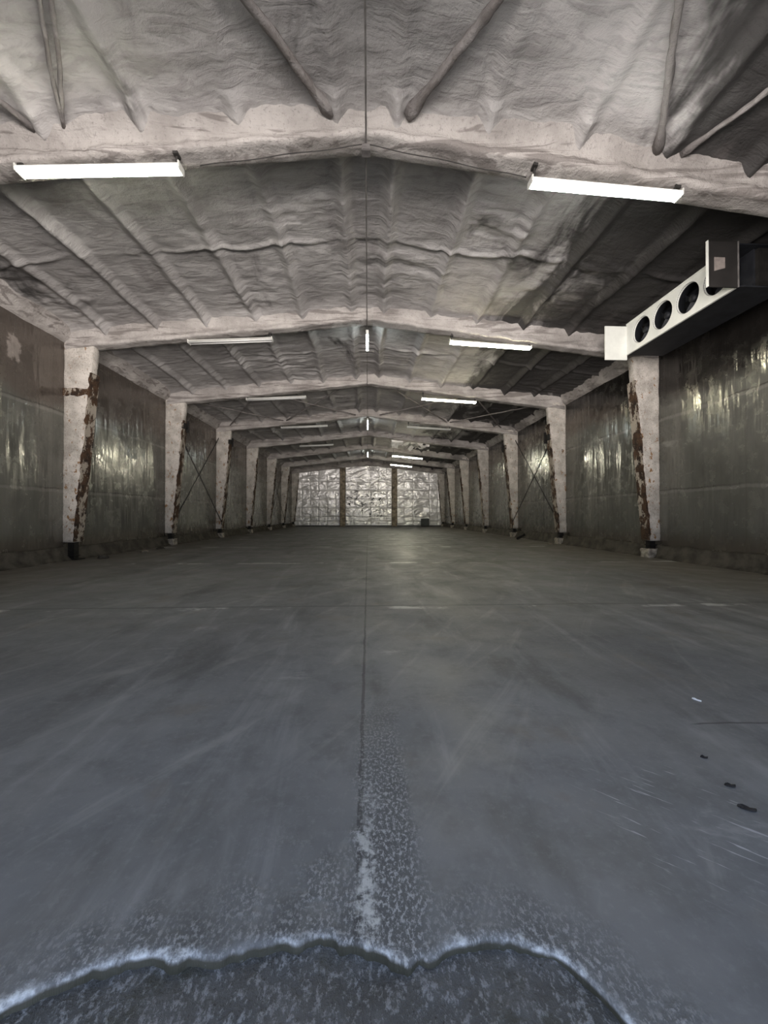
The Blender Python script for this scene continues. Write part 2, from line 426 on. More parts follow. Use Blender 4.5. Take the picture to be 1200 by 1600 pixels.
# floor slab with its broken front edge
ep = [(-3.6, -.45), (-2.6, .25), (-1.7, .70), (-1.2, .93), (-.91, 1.05), (-.85, 1.09), (-.73, 1.125), (-.65, 1.16), (-.55, 1.145), (-.42, 1.15), (-.3, 1.165),
      (-.16, 1.17), (-.11, 1.19), (-.06, 1.175), (.01, 1.15), (.08, 1.13), (.15, 1.105), (.2, 1.12), (.27, 1.14), (.33, 1.155), (.39, 1.165),
      (.49, 1.14), (.58, 1.10), (.64, 1.03), (.69, .95), (.80, .75), (1.0, .35), (1.35, -.45)]
ex = np.array([p[0] for p in ep]); ey = np.array([p[1] for p in ep])
fx = np.unique(np.concatenate([np.linspace(-WL-.1, -1.5, 60), np.linspace(-1.5, 1.5, 260), np.linspace(1.5, WR+.1, 60)]))
ye = np.interp(fx, ex, ey, left=-.5, right=-.5) + (vnoise(fx*23, fx*0, 4)-.5)*.022 + (vnoise(fx*60, fx*0, 6)-.5)*.012
t = np.concatenate([[-.004, 0], np.linspace(.012, 1.2, 46), np.linspace(1.3, 6, 40), np.linspace(6.5, 50, 60)])
P = np.zeros((len(t), len(fx), 3)); E_ = np.zeros((len(t), len(fx)))
poly = np.stack([np.linspace(-3.6, 1.35, 700), np.interp(np.linspace(-3.6, 1.35, 700), ex, ey)], -1)
for i, tv in enumerate(t):
    wgt = max(0.0, 1-max(tv, 0)/6.0)
    yv = ye*wgt + (-.5)*(1-wgt) + max(tv, 0)*(1+.5/6.0*0)
    yv = np.where(tv <= 0, ye+tv, np.minimum(yv, YB+.15))
    P[i, :, 0] = fx; P[i, :, 1] = yv
    P[i, :, 2] = 0.0 if i > 0 else -.12
    pts = np.stack([fx, yv], -1)
    E_[i] = np.sqrt(((pts[:, None, :]-poly[None])**2).sum(-1)).min(1) if tv < 1.6 else 5.0
P[1, :, 2] = -.012; P[2, :, 2] = -.002
P[3:, :, 2] += (fbm(P[3:, :, 0]*1.2, P[3:, :, 1]*1.2, 15, 3)-.5)*.006
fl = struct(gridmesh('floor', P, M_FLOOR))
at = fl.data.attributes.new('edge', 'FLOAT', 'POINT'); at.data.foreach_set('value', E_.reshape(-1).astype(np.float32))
gx = np.linspace(-4.2, 2.2, 260); gy = np.linspace(-1.2, 1.45, 120)
GX, GY = np.meshgrid(gx, gy)
GZ = -.035+(fbm(GX*9, GY*9, 3, 4)-.5)*.035+(fbm(GX*2, GY*2, 5, 2)-.5)*.03
struct(gridmesh('ground', np.stack([GX, GY, GZ], -1), M_APRON))

# rough concrete kerb at the foot of both walls
for s, nm in ((-1, 'baseboard_left'), (1, 'baseboard_right')):
    w = W(s); yv = np.arange(YF, YB+.1, .07)
    prof = [(.02, -.03), (.02, .37), (.05, .38), (.09, .34), (.13, .20), (.17, .07), (.23, .015), (.34, -.02)]
    Pk = np.zeros((len(yv), len(prof), 3))
    for k, (dx, z) in enumerate(prof):
        n1 = fbm(yv*1.4+k*.35, yv*0+s*5, 50, 4)-.5
        n2 = fbm(yv*5+k*1.1, yv*0+s*9, 80, 3)-.5
        wgt = 1 if 1 < k < 7 else .15
        Pk[:, k, 0] = s*(w-dx-wgt*(.10*n1+.04*n2)*(dx > .05)); Pk[:, k, 1] = yv
        Pk[:, k, 2] = z+wgt*(.12*n1*(z > .1)+.045*n2)
    struct(gridmesh(nm, Pk, M_KERB))
# foam-covered eaves strip along the top of both walls
for k, s in enumerate((-1, 1)):
    w = W(s); yv = np.arange(YF, YB+.1, .08)
    prof = [(-.02, 6.05), (.05, 6.08), (.14, 6.14), (.20, 6.24), (.27, 6.33), (.34, 6.40), (.40, 6.50)]
    Pk = np.zeros((len(yv), len(prof), 3))
    for q, (dx, z) in enumerate(prof):
        n1 = fbm(yv*2.2+q*.4, yv*0+s*3, 33, 4)-.5
        Pk[:, q, 0] = s*(w-dx-.07*n1); Pk[:, q, 1] = yv; Pk[:, q, 2] = z+.05+.07*n1
    struct(gridmesh('trim_%d' % (k+1), Pk, M_BEAM))

# ------------------------------------------------------------------ portal frames
RPROF = [(-.40, .16), (-.34, .02), (-.24, -.07), (-.175, -.16), (-.15, -.24), (-.155, -.315), (-.19, -.345), (-.20, -.40), (-.17, -.43), (-.08, -.425),
         (.08, -.425), (.17, -.43), (.20, -.40), (.19, -.345), (.155, -.315), (.15, -.24), (.175, -.16), (.24, -.07), (.34, .02), (.40, .16)]
def rafter(s, parent):
    n = 230; L = W(s)-.05
    V = []
    for i in range(n):
        u = L*(1-i/(n-1)) - .02*(i == n-1)
        d = .43+.013*u
        for (y, z) in RPROF:
            zz = zc(u)+(z/.43*d if z < 0 else z)
            p = Vector((s*u, y, zz))
            q = p*2.2; r = p*9
            k = .075*mn.noise(q+Vector((s*3, 0, 0)))+.032*mn.noise(r)
            f = 1.0 if z > -.33 else .55
            k2 = .10*max(0, mn.noise(Vector((u*1.9, s*7, 1.0))))*(z > -.2)+.03*max(0, mn.noise(Vector((u*4, s*7, z*9))))
            V.append((s*u, y*(1+1.3*f*k/.2*.5) - math.copysign(.0, y), zz+f*k*.7-(k2 if -.3 < z < -.02 else 0)))
    m = len(RPROF); F = []
    for i in range(n-1):
        for k in range(m-1):
            a = i*m+k; F.append((a, a+1, a+m+1, a+m))
    F.append(tuple(range(m))); F.append(tuple(range((n-1)*m, n*m))[::-1])
    o = meshobj('rafter', V, F, M_BEAM, parent)
    return o
def column(s, parent):
    w = W(s); n = 90; V = []; F = []
    z0, z1 = .50, 6.45
    m = 20
    for i in range(n):
        z = z0+(z1-z0)*i/(n-1)
        dep = .30+.50*min(1, (z-z0)/5.45)
        xo, xi = w+.03, w-dep
        hy = .155
        for k in range(m):
            a = 2*math.pi*k/m
            cx, cy = math.cos(a), math.sin(a)
            e = .32
            px = math.copysign(abs(cx)**e, cx); py = math.copysign(abs(cy)**e, cy)
            x = (xo+xi)/2+px*(xo-xi)/2; y = py*hy
            p = Vector((x*2.3, y*2.3+s*4, z*2.3))
            k1 = mn.noise(p)*.035+mn.noise(p*4.5)*.018
            V.append((s*(x+(k1*px if px < .3 else 0)), y*(1+k1*4*.5)+py*k1*.3, z))
    for i in range(n-1):
        for k in range(m):
            F.append((i*m+k, i*m+(k+1) % m, (i+1)*m+(k+1) % m, (i+1)*m+k))
    F.append(tuple(range(m))[::-1]); F.append(tuple(range((n-1)*m, n*m)))
    o = meshobj('column', V, F, M_COLM, parent)
    # exposed rusty inner flange: ragged strip where the foam has come away
    V = []; F = []; nn = 120
    for i in range(nn):
        z = .52+4.75*i/(nn-1)
        dep = .30+.50*min(1, (z-.5)/5.45)
        g = mn.noise(Vector((z*1.3, s*5, 2)))*.055+mn.noise(Vector((z*6, s*5, 8)))*.045
        xi = w-dep-.035; xo = xi+.045+max(-.035, g)
        h = .172+.01*mn.noise(Vector((z*5, s, 1)))
        for (x, y) in ((xi, -h), (xo, -h), (xo, h), (xi, h)): V.append((s*x, y, z))
    for i in range(nn-1):
        for k in range(4): F.append((i*4+k, i*4+(k+1) % 4, i*4+4+(k+1) % 4, i*4+4+k))
    F.append((3, 2, 1, 0)); F.append(tuple(range(nn*4-4, nn*4)))
    meshobj('rusty_flange', V, F, M_RUST, o, False)['label'] = 'rust brown exposed steel flange'
    return o
def shoe(s, parent, z0, flare=.03):
    w = W(s); bm = bmesh.new()
    add_box(bm, *sorted((s*(w-.10), s*(w-.27))), -.09, .09, z0, .53)
    add_box(bm, *sorted((s*(w-.05), s*(w-.31-flare))), -.15, .15, z0, z0+.03)
    add_box(bm, *sorted((s*(w-.06), s*(w-.30))), -.11, .11, z0+.10, z0+.13)
    o = bmobj('base_shoe', bm, M_BLACK, parent); o['label'] = 'bare black steel column foot'
    return o
def pedestal(s, parent):
    w = W(s); bm = bmesh.new()
    add_box(bm, *sorted((s*(w-.02), s*(w-.37))), -.18, .18, -.03, .265)
    bmesh.ops.subdivide_edges(bm, edges=bm.edges[:], cuts=5, use_grid_fill=True)
    for v in bm.verts:
        v.co += Vector((mn.noise(v.co*7), mn.noise(v.co*7+Vector((9, 0, 0))), mn.noise(v.co*7+Vector((0, 9, 0))) if v.co.z > .05 else 0))*.035
    o = bmobj('pedestal', bm, M_PED, parent, True); o['label'] = 'pale crumbling concrete pedestal'
    return o
FL = ['nearest roof beam overhead, foam-coated, braces meeting its front, its columns outside the picture',
      'second foam-coated frame from the camera, left column on a bare black foot with rust band',
      'third foam-coated frame from the camera, cross-braced to the next one behind it',
      'fourth foam-coated frame from the camera, receiving the crossed braces from the third',
      'fifth foam-coated frame from the camera, torn plastic sheet hanging behind its right rafter',
      'sixth foam-coated frame from the camera, small and dark, just behind the torn plastic',
      'seventh foam-coated frame, the small last free-standing one before the silver end wall',
      'end frame set directly against the silver foil end wall']
proto = empty('portal_frame', (0, Y0, 0))
parts = {}
for s in (-1, 1):
    rafter(s, proto); parts[s] = column(s, proto)
frames = []
for i in range(8):
    o = copy_tree(proto); o.location = (0, Y0+BAY*i, 0)
    if i == 7: o.location.y = YB-.22
    tag(o, FL[i], 'steel frame', 'foam-coated portal frames')
    for s in (-1, 1):
        if i == 1 and s < 0:
            shoe(s, o, .005, .10)
        else:
            shoe(s, o, .26)
            pedestal(s, o)
    frames.append(o)
for o in list(proto.children):
    for c in list(o.children): bpy.data.objects.remove(c)
    bpy.data.objects.remove(o)
bpy.data.objects.remove(proto)
# rust band round the left column of the second frame
bm = bmesh.new(); add_box(bm, -WL-.01, -7.80, -.185, .1, 4.62, 4.82)
bmesh.ops.subdivide_edges(bm, edges=bm.edges[:], cuts=6, use_grid_fill=True)
for v in bm.verts: v.co.z += .07*mn.noise(v.co*5)
o = bmobj('rust_band', bm, M_RUST, frames[1]); o['label'] = 'orange rust band on the left column'
for i, s, z in ((2, -1, 5.05), (2, 1, 4.7), (3, -1, 5.4), (3, 1, 5.2)):
    bm = bmesh.new(); w = W(s)-.70
    add_box(bm, *sorted((s*(w-.16), s*(w+.12))), .12, .15, z-.25, z+.25)
    add_box(bm, *sorted((s*(w-.10), s*(w+.02))), -.17, .15, z-.12, z+.12)
    o = bmobj('gusset_plate', bm, M_BLACK, frames[i]); o['label'] = 'dark steel gusset plate'

# ------------------------------------------------------------------ braces
def zr(x): return zc(x)-.12
def rod(label, a, b, r, m=None, jit=.5, grp='roof brace rods', n=60, name='roof_brace', twin=0.0):
    bm = bmesh.new()
    pts = lerp(a, b, n)
    for i, p in enumerate(pts):
        p += Vector((mn.noise(p*1.7), 0, mn.noise(p*1.7+Vector((5, 5, 5)))))*.02
    if twin:
        k = len(pts)
        for sg in (-1, 1):
            add_tube(bm, [p+Vector((sg*twin*min(1, i/(k*.12)), 0, 0)) for i, p in enumerate(pts)], r, 8, jit)
    else:
        rr = [r*(1+.7*math.exp(-(i/2.2)**2)) for i in range(n)]
        add_tube(bm, pts, rr, 10, jit)
    o = bmobj(name, bm, m or M_BRACE, None, True)
    return tag(o, label, 'brace', grp)
yn = Y0-.22; yf = -.42
SN = {-1: 'left', 1: 'right'}
for s in (-1, 1):
    q = .12 if s > 0 else 0
    rod('thick foam-coated brace running up from just %s of the ridge on the nearest beam' % SN[s], (s*(.52+q), yn, 7.18), (s*4.4, yf, zr(4.4)), .055)
    rod(('thin double-stranded dark brace rising from the left half of the nearest beam' if s < 0 else
         'pale upright brace rising from the nearest beam above the right lit strip light'),
        (s*(4.32+q), yn, 6.80), (s*(.52+q), yf, 7.2), .026 if s < 0 else .045, twin=.06 if s < 0 else 0)
    rod('short brace slanting outward into the upper %s corner of the picture' % SN[s], (s*(4.70+q), yn, 6.76), (s*(7.0+q), yf, 6.42), .035)
ya, yb = Y0+2*BAY+.2, Y0+3*BAY-.2
for s in (-1, 1):
    rod('rod of the inner %s roof cross behind the third frame, starting at the ridge' % SN[s], (s*.9, ya, 6.98), (s*4.55, yb, 6.62), .035)
    rod('rod of the inner %s roof cross behind the third frame, ending near the ridge' % SN[s], (s*4.55, ya, 6.60), (s*.7, yb, 6.98), .035)
    rod('rod of the outer %s roof cross behind the third frame, starting mid-slope' % SN[s], (s*4.75, ya, 6.58), (s*7.7, yb, 6.32), .03)
    rod('rod of the outer %s roof cross behind the third frame, ending mid-slope' % SN[s], (s*7.7, ya, 6.20), (s*4.75, yb, 6.60), .03)
    w = W(s)-.10
    for k, (p, q, tx) in enumerate([(.85, 5.6, 'rising into the distance'), (5.0, .85, 'falling into the distance')]):
        dx = .18*k
        rod('thin wall brace %s on the %s wall behind the third frame' % (tx, SN[s]),
            (s*(w-.05-dx), ya-.05, p), (s*(w-.05-dx), yb+.05, q), .022, M_CABLE, 0, 'wall brace rods', 12, 'wall_brace')
ya2, yb2 = Y0+5*BAY+.2, Y0+6*BAY-.2
for k, (p, q, tx) in enumerate([(.85, 5.6, 'climbing away'), (5.0, .85, 'descending away')]):
    rod('distant thin wall brace %s on the left wall near the end wall' % tx, (-(WL-.15-.18*k), ya2, p), (-(WL-.15-.18*k), yb2, q), .02, M_CABLE, 0, 'wall brace rods', 12, 'wall_brace')

# ------------------------------------------------------------------ strip lights
def strip(x0, x1, y, zmid, slope, tubem, label, drop=None, along=False):
    L = math.hypot(x1-x0, 0); xm = (x0+x1)/2
    o = empty('strip_light', (xm, y, zmid)); tag(o, label, 'light', 'fluorescent strip lights')
    h = L/2
    bm = bmesh.new()          # tray: batten spine with sloping reflector wings
    prof = [(-.09, .026), (-.09, .036), (-.045, .08), (.045, .08), (.09, .036), (.09, .026), (.02, .02), (-.02, .02)]
    vs = [[bm.verts.new((xx, py, pz)) for (py, pz) in prof] for xx in (-h, h)]
    m = len(prof)
    for k in range(m): bm.faces.new((vs[0][k], vs[0][(k+1) % m], vs[1][(k+1) % m], vs[1][k]))
    bm.faces.new(vs[0][::-1]); bm.faces.new(vs[1])
    bmobj('tray', bm, M_TRAY, o)
    for sg in (-1, 1):
        b2 = bmesh.new(); add_box(b2, sg*h-.012, sg*h+.012, -.092, .092, -.026, .08, .006)
        bmobj('end_cap', b2, M_TRAY, o)
        tube('tube', [(-h+.02, sg*.06, .0), (h-.02, sg*.06, .0)], .021, tubem, o, 12)
    for sg in (-1, 1):
        xx = sg*(h-.05)
        z_up = (zb(xm+xx)-zmid-slope*xx) if drop is None else drop
        b3 = bmesh.new()
        if drop is None:
            add_box(b3, xx-.015, xx+.015, -.015, .015, .07, z_up+.03)
            add_box(b3, xx-.035, xx+.035, -.06, .06, z_up-.07, z_up-.03)
        else:
            add_box(b3, xx-.008, xx+.008, -.008, .008, .1, drop)
        bmobj('hanger', b3, M_CABLE, o)
    o.rotation_euler = (0, -math.atan(slope), 0)
    return o
yl = .02
strip(-5.00, -2.71, Y0-.12, 6.265, .055, TUBE_G, 'large lit strip light at upper left, under the nearest beam')
strip(2.50, 4.84, Y0-.12, 6.245, -.055, TUBE_W, 'large bright white strip light at upper right, under the nearest beam')
strip(-5.13, -2.75, Y0+BAY+yl, 6.29, .055, TUBE_OFF, 'largest unlit strip light, left of the ridge behind the second beam')
strip(2.45, 4.89, Y0+BAY+yl, 6.31, -.055, TUBE_Y, 'yellowish lit strip light right of the ridge behind the second beam')
strip(-5.17, -2.65, Y0+2*BAY+yl, 6.27, .055, TUBE_OFF, 'unlit strip light left of the ridge among crossed roof braces behind the third beam')
strip(2.37, 4.77, Y0+2*BAY+yl, 6.27, -.055, TUBE_Y, 'pale yellow lit strip light right of the ridge behind the third beam')
strip(-4.90, -2.30, Y0+3*BAY+yl, 6.29, .055, TUBE_OFF, 'small unlit strip light left of the ridge behind the fourth beam')
strip(2.30, 4.80, Y0+3*BAY+yl, 6.27, -.055, TUBE_OFF, 'small unlit strip light right of the ridge behind the fourth beam')
strip(-4.80, -2.45, Y0+4*BAY+yl, 6.20, .055, TUBE_OFF, 'smallest faint unlit strip light left of the ridge behind the fifth beam')
strip(1.80, 4.02, Y0+4*BAY+.6, 5.50, -.09, TUBE_F, 'thick glowing strip light hung low beneath the torn plastic sheet', drop=1.35)
strip(1.98, 3.85, Y0+5*BAY+.5, 5.57, -.10, TUBE_F, 'farthest lit strip light, hung low in front of the right end-wall post', drop=1.25)
for k, (y0, y1, lb) in enumerate(((11.75, 13.0, 'nearest cool white strip light seen end-on along the ridge'),
                                  (22.5, 25.0, 'second cool white strip light seen end-on along the ridge'),
                                  (34.0, 36.8, 'farthest tiny cool white strip light seen end-on along the ridge'))):
    h = (y1-y0)/2
    o = empty('strip_light', (0.01, (y0+y1)/2, 6.765)); tag(o, lb, 'light', 'fluorescent strip lights')
    b = bmesh.new(); add_box(b, -.04, .04, -h, h, .035, .085, .008); bmobj('tray', b, M_TRAY, o)
    tube('tube', [(0, -h+.03, 0), (0, h-.03, 0)], .03, TUBE_C, o, 12)
    for sg in (-1, 1):
        b = bmesh.new(); add_box(b, -.04, .04, sg*h-.015, sg*h+.015, -.035, .085); bmobj('end_cap', b, M_TRAY, o)

# conduit along the ridge, its junction box, cables under the first beam
cp = [(0.0, y, 6.885+.012*math.sin(y*1.1)) for y in np.linspace(YF+.05, YB-.5, 160)]
tag(tube('electrical_conduit', cp, .012, M_STEELG, None, 8), 'thin dark conduit running straight along the ridge under all the beams', 'conduit')
o = empty('junction_box', (0.0, Y0-.02, 6.83)); tag(o, 'small grey junction box on the ridge conduit under the nearest beam', 'box')
b = bmesh.new(); add_box(b, -.06, .06, -.06, .06, -.05, .05, .01); bmobj('box_body', b, M_STEELG, o)
b = bmesh.new(); add_box(b, -.065, .065, -.065, .065, -.062, -.05, .004); bmobj('lid', b, M_STEELG, o)
for s in (-1, 1):
    pts = []
    for i in range(40):
        u = i/39; x = s*(.06+2.45*u)
        pts.append((x, Y0-.05+.1*u, zb(x)-.03-.018*math.sin(u*math.pi*2.2)**2-.03*u))
    b = bmesh.new(); add_tube(b, pts, .007, 6); o = bmobj('cable', b, M_CABLE, None, True)
    tag(o, 'thin cable running %s from the junction box under the nearest beam' % SN[s], 'cable', 'cables under the nearest beam')

# ------------------------------------------------------------------ cooling unit
EX, EY0, EY1, EZ0, EZ1 = 7.0, 7.05, 10.22, 5.58, 6.40
ev = empty('evaporator_unit', (EX, (EY0+EY1)/2, EZ0))
tag(ev, 'long white ceiling cooling unit with a row of round fan openings, on the right', 'cooling unit')
ym = (EY0+EY1)/2; H = EZ1-EZ0; RAD = .315
cen = [9.66-ym, 8.95-ym, 8.22-ym, 7.50-ym]; cz = H*.5+.02
# face plate with four round holes (quads between a square cell and the circle)
bm = bmesh.new(); ya_, yb_ = EY0-ym, EY1-ym
cuts = [ya_] + sorted([(cen[i]+cen[i+1])/2 for i in range(3)]) + [yb_]
for c in cen:
    lo = max(v for v in cuts if v < c); hi = min(v for v in cuts if v > c)
    SEG = 48; inner = []; outer = []; back = []
    for k in range(SEG):
        a = 2*math.pi*k/SEG; cy, sz = math.cos(a), math.sin(a)
        inner.append(bm.verts.new((0, c+RAD*cy, cz+RAD*sz)))
        back.append(bm.verts.new((.05, c+(RAD-.012)*cy, cz+(RAD-.012)*sz)))
        ty = ((hi-c) if cy > 0 else (c-lo))/max(abs(cy), 1e-6); tz = ((H-cz) if sz > 0 else cz)/max(abs(sz), 1e-6)
        tt = min(ty, tz)
        outer.append(bm.verts.new((0, c+tt*cy, cz+tt*sz)))
    for k in range(SEG):
        k2 = (k+1) % SEG
        bm.faces.new((inner[k], inner[k2], outer[k2], outer[k])); bm.faces.new((back[k], back[k2], inner[k2], inner[k]))
    for yy_, zz_ in ((lo, 0), (lo, H), (hi, 0), (hi, H)):     # corner fillers
        cv = bm.verts.new((0, yy_, zz_))
        best = None
        for k in range(SEG):
            k2 = (k+1) % SEG; p, q = outer[k].co, outer[k2].co
            onp = (abs(p.y-yy_) < 1e-5, abs(p.z-zz_) < 1e-5); onq = (abs(q.y-yy_) < 1e-5, abs(q.z-zz_) < 1e-5)
            if (onp[0] and onq[1]) or (onp[1] and onq[0]):
                if (p-cv.co).length > 1e-4 and (q-cv.co).length > 1e-4: best = (outer[k], cv, outer[k2])
        if best: bm.faces.new(best)
add_box(bm, -.012, .03, ya_, yb_, -.01, .02); add_box(bm, -.012, .03, ya_, yb_, H-.02, H+.01)
fp = bmobj('face_plate', bm, M_WHITE, ev); fp['label'] = 'white plate with four round openings'
bm = bmesh.new()
add_box(bm, .055, 1.0, ya_, yb_, -.005, .02); add_box(bm, .055, 1.0, ya_, yb_, H-.02, H)
add_box(bm, .98, 1.0, ya_, yb_, 0, H); add_box(bm, .42, .98, ya_+.1, yb_-.1, .03, H-.03)
bmobj('housing', bm, M_DARKIN, ev)
for c in cen:
    bm = bmesh.new(); R1 = RAD-.004
    ring = [[bm.verts.new((x, c+r*math.cos(2*math.pi*k/40), cz+r*math.sin(2*math.pi*k/40))) for k in range(40)] for x, r in ((.012, R1), (.2, R1-.015), (.2, R1), (.06, R1+.03))]
    for A_, B_ in zip(ring, ring[1:]):
        for k in range(40): bm.faces.new((A_[k], A_[(k+1) % 40], B_[(k+1) % 40], B_[k]))
    bmobj('fan_shroud', bm, M_DARKIN, ev, True)
    bm = bmesh.new(); add_tube(bm, [(.10, c, cz), (.24, c, cz)], .075, 20)
    for k in range(4):
        a = k*math.pi/2+.5
        pts = []
        for rr in (.06, .16, .285):
            for tw in (-.28, .28):
                aa = a+tw*(.6+rr); pts.append(bm.verts.new((.16+(.05 if tw < 0 else -.03), c+rr*math.cos(aa), cz+rr*math.sin(aa))))
        bm.faces.new((pts[0], pts[1], pts[3], pts[2])); bm.faces.new((pts[2], pts[3], pts[5], pts[4]))
    f_ = bmobj('fan', bm, M_DARKIN, ev, True); f_['label'] = 'dark four-bladed fan'
def endpanel(yc, lab, face, x0=-.60):
    bm = bmesh.new(); add_box(bm, x0, .01, yc-.012, yc+.012, -.03, H+.02, .004)
    d = bmobj('end_panel', bm, face, ev); d['label'] = lab
    bm = bmesh.new(); add_box(bm, x0-.004, x0+.008, yc-.03, yc+.02, -.03, H+.02); bmobj('panel_edge', bm, M_WHITE, d)
    bm = bmesh.new(); add_box(bm, -.012, .004, yc-.03, yc+.02, -.03, H+.02); bmobj('panel_edge', bm, M_STEELG, d)
    return d
dn = endpanel(ya_, 'shaded end panel swung open with a faded sticker', M_PANEL_SHADE)
bm = bmesh.new(); add_box(bm, -.47, -.26, ya_-.018, ya_-.012, .27, .53)
for v in bm.verts:
    if v.co.x > -.3 and v.co.z < .4: v.co.z += .06
bmobj('sticker', bm, M_STICK, dn)
bm = bmesh.new(); add_box(bm, -.60, .01, yb_-.015, yb_+.015, -.14, H-.05, .004)
d = bmobj('end_panel', bm, M_WHITE, ev); d['label'] = 'blank white end panel swung open'
for yy_ in (ya_+.25, yb_-.25):
    for xx in (.2, .85):
        tube('hanger_rod', [(xx, yy_, H), (xx, yy_, zc(EX+xx)-EZ0-.05)], .012, M_CABLE, ev, 8)
bm = bmesh.new()
for k in range(26):
    add_box(bm, .45+k*.02, .453+k*.02, ya_+.03, ya_+.10, .05, H-.05)
o = bmobj('cooling_coil', bm, M_BLACK, ev); o['label'] = 'black open coil end'

# ------------------------------------------------------------------ end wall
def blanket(x0, x1, label, seed):
    nx = max(30, int((x1-x0)/.045)); xs_ = np.linspace(x0, x1, nx); zs_ = np.linspace(.10, 6.85, 150)
    XX, ZZ = np.meshgrid(xs_, zs_)
    top = np.minimum(ZZ, zc(XX)-.36)
    ux = XX*.9+.7*fbm(XX*.6, ZZ*.6, seed); uz = ZZ+.7*fbm(XX*.5, ZZ*.8, seed+4)
    h = .14*(ridged(ux*1.0+uz*.45, uz*1.6-ux*.5, seed, 3)-.5)+.05*(fbm(XX*2.2, ZZ*2.2, seed+9, 3)-.5)
    for zq in (.55, 1.05, 2.1, 3.1, 4.1, 5.1): h -= .042*np.exp(-((ZZ-zq-.1*(vnoise(XX*1.1, XX*0+zq, seed)-.5))/.06)**2)
    for xq in np.arange(x0+.9, x1-.3, .95): h -= .03*np.exp(-((XX-xq-.12*(vnoise(ZZ*1.1, ZZ*0+xq, seed)-.5))/.06)**2)*(vnoise(ZZ*.6, ZZ*0+xq*3, seed+2) > .35)
    PY = YB-.06-h
    o = gridmesh('foil_blanket', np.stack([XX, PY, top], -1), M_FOIL)
    md = o.modifiers.new('thickness', 'SOLIDIFY'); md.thickness = .02; md.offset = 0
    return tag(o, label, 'insulation', 'foil-faced blankets on the end wall')
blanket(-8.36, -3.15, 'crumpled silver foil blanket on the end wall, left of both posts', 11)
blanket(-2.50, 2.72, 'crumpled silver foil blanket with black tears, between the two end-wall posts', 23)
blanket(3.32, 8.45, 'crumpled silver foil blanket behind the small dark cabinet, on the end wall', 37)
for x, lb in ((-2.82, 'brown foam-coated post left of centre on the silver end wall'), (3.02, 'brown foam-coated post right of centre on the silver end wall, under a lit strip light')):
    V = []; F = []; n = 60; m = 8
    for i in range(n):
        z = (zb(x)-.03)*i/(n-1)
        for k, (px, py) in enumerate(((-1, 1), (-1, -.6), (-.8, -1), (0, -1.05), (.8, -1), (1, -.6), (1, 1), (0, 1))):
            g = mn.noise(Vector((px*1.5+x, py, z*1.8)))*.12+mn.noise(Vector((px*3+x, py*2, z*6)))*.06
            V.append((x+px*.30*(1+g*1.2), YB-.42+py*.13*(1+g), z))
    for i in range(n-1):
        for k in range(m): F.append((i*m+k, i*m+(k+1) % m, (i+1)*m+(k+1) % m, (i+1)*m+k))
    F.append(tuple(range(m))[::-1]); F.append(tuple(range((n-1)*m, n*m)))
    tag(meshobj('end_wall_post', V, F, M_BROWN), lb, 'post', 'end-wall posts')
struct(box('trim_3', -8.4, 8.5, YB-.16, YB+.12, -.02, .10, M_BOX))
o = empty('cabinet', (6.35, YB-1.2, 0)); tag(o, 'small dark grey cabinet standing before the right foil blanket', 'cabinet')
b = bmesh.new(); add_box(b, -.44, .44, -.25, .25, .06, .84, .01); bmobj('body', b, M_BOX, o)
b = bmesh.new(); add_box(b, -.46, .46, -.27, .27, .84, .88, .008); bmobj('top', b, M_BOX, o)
b = bmesh.new(); add_box(b, -.40, .40, -.265, -.25, .10, .80, .004); d = bmobj('door', b, M_BOX, o)
b = bmesh.new(); add_box(b, .30, .33, -.285, -.265, .38, .52, .004); bmobj('handle', b, M_STEELG, d)
b = bmesh.new(); add_box(b, -.40, .40, -.2, .2, 0, .06); bmobj('plinth', b, M_BLACK, o)

# torn plastic hanging beyond the fifth beam
u = np.linspace(0, 1, 90); v = np.linspace(0, 1, 26)
UU, VV = np.meshgrid(u, v)
dr = .18+.50*vnoise(u*6, u*0, 3)*(.6+.6*vnoise(u*19, u*0, 8)); dr = np.where(u < .18, .62, dr)
XX = 1.75+2.75*UU+.10*(fbm(UU*9, VV*4, 5)-.5)
ZZ = (zb(1.75+2.75*UU)+.04)-VV*dr[None]*1.0+.05*(fbm(UU*12, VV*6, 7)-.5)
YY = Y0+4*BAY+.25+.35*(ridged(UU*9+VV*2, VV*3-UU*3, 9)-.5)*VV
o = gridmesh('torn_plastic_sheet', np.stack([XX, YY, ZZ], -1), M_TORN)
bm = bmesh.new(); bm.from_mesh(o.data)
kill = [f for f in bm.faces if mn.noise(Vector((f.calc_center_median().x*3.0, 3.3, f.calc_center_median().z*4.2))) > .16 and f.calc_center_median().x > 2.2]
bmesh.ops.delete(bm, geom=kill, context='FACES'); bm.to_mesh(o.data); bm.free()
tag(o, 'torn pale plastic sheeting hanging in tatters from the fifth beam, right of the ridge', 'plastic sheet')

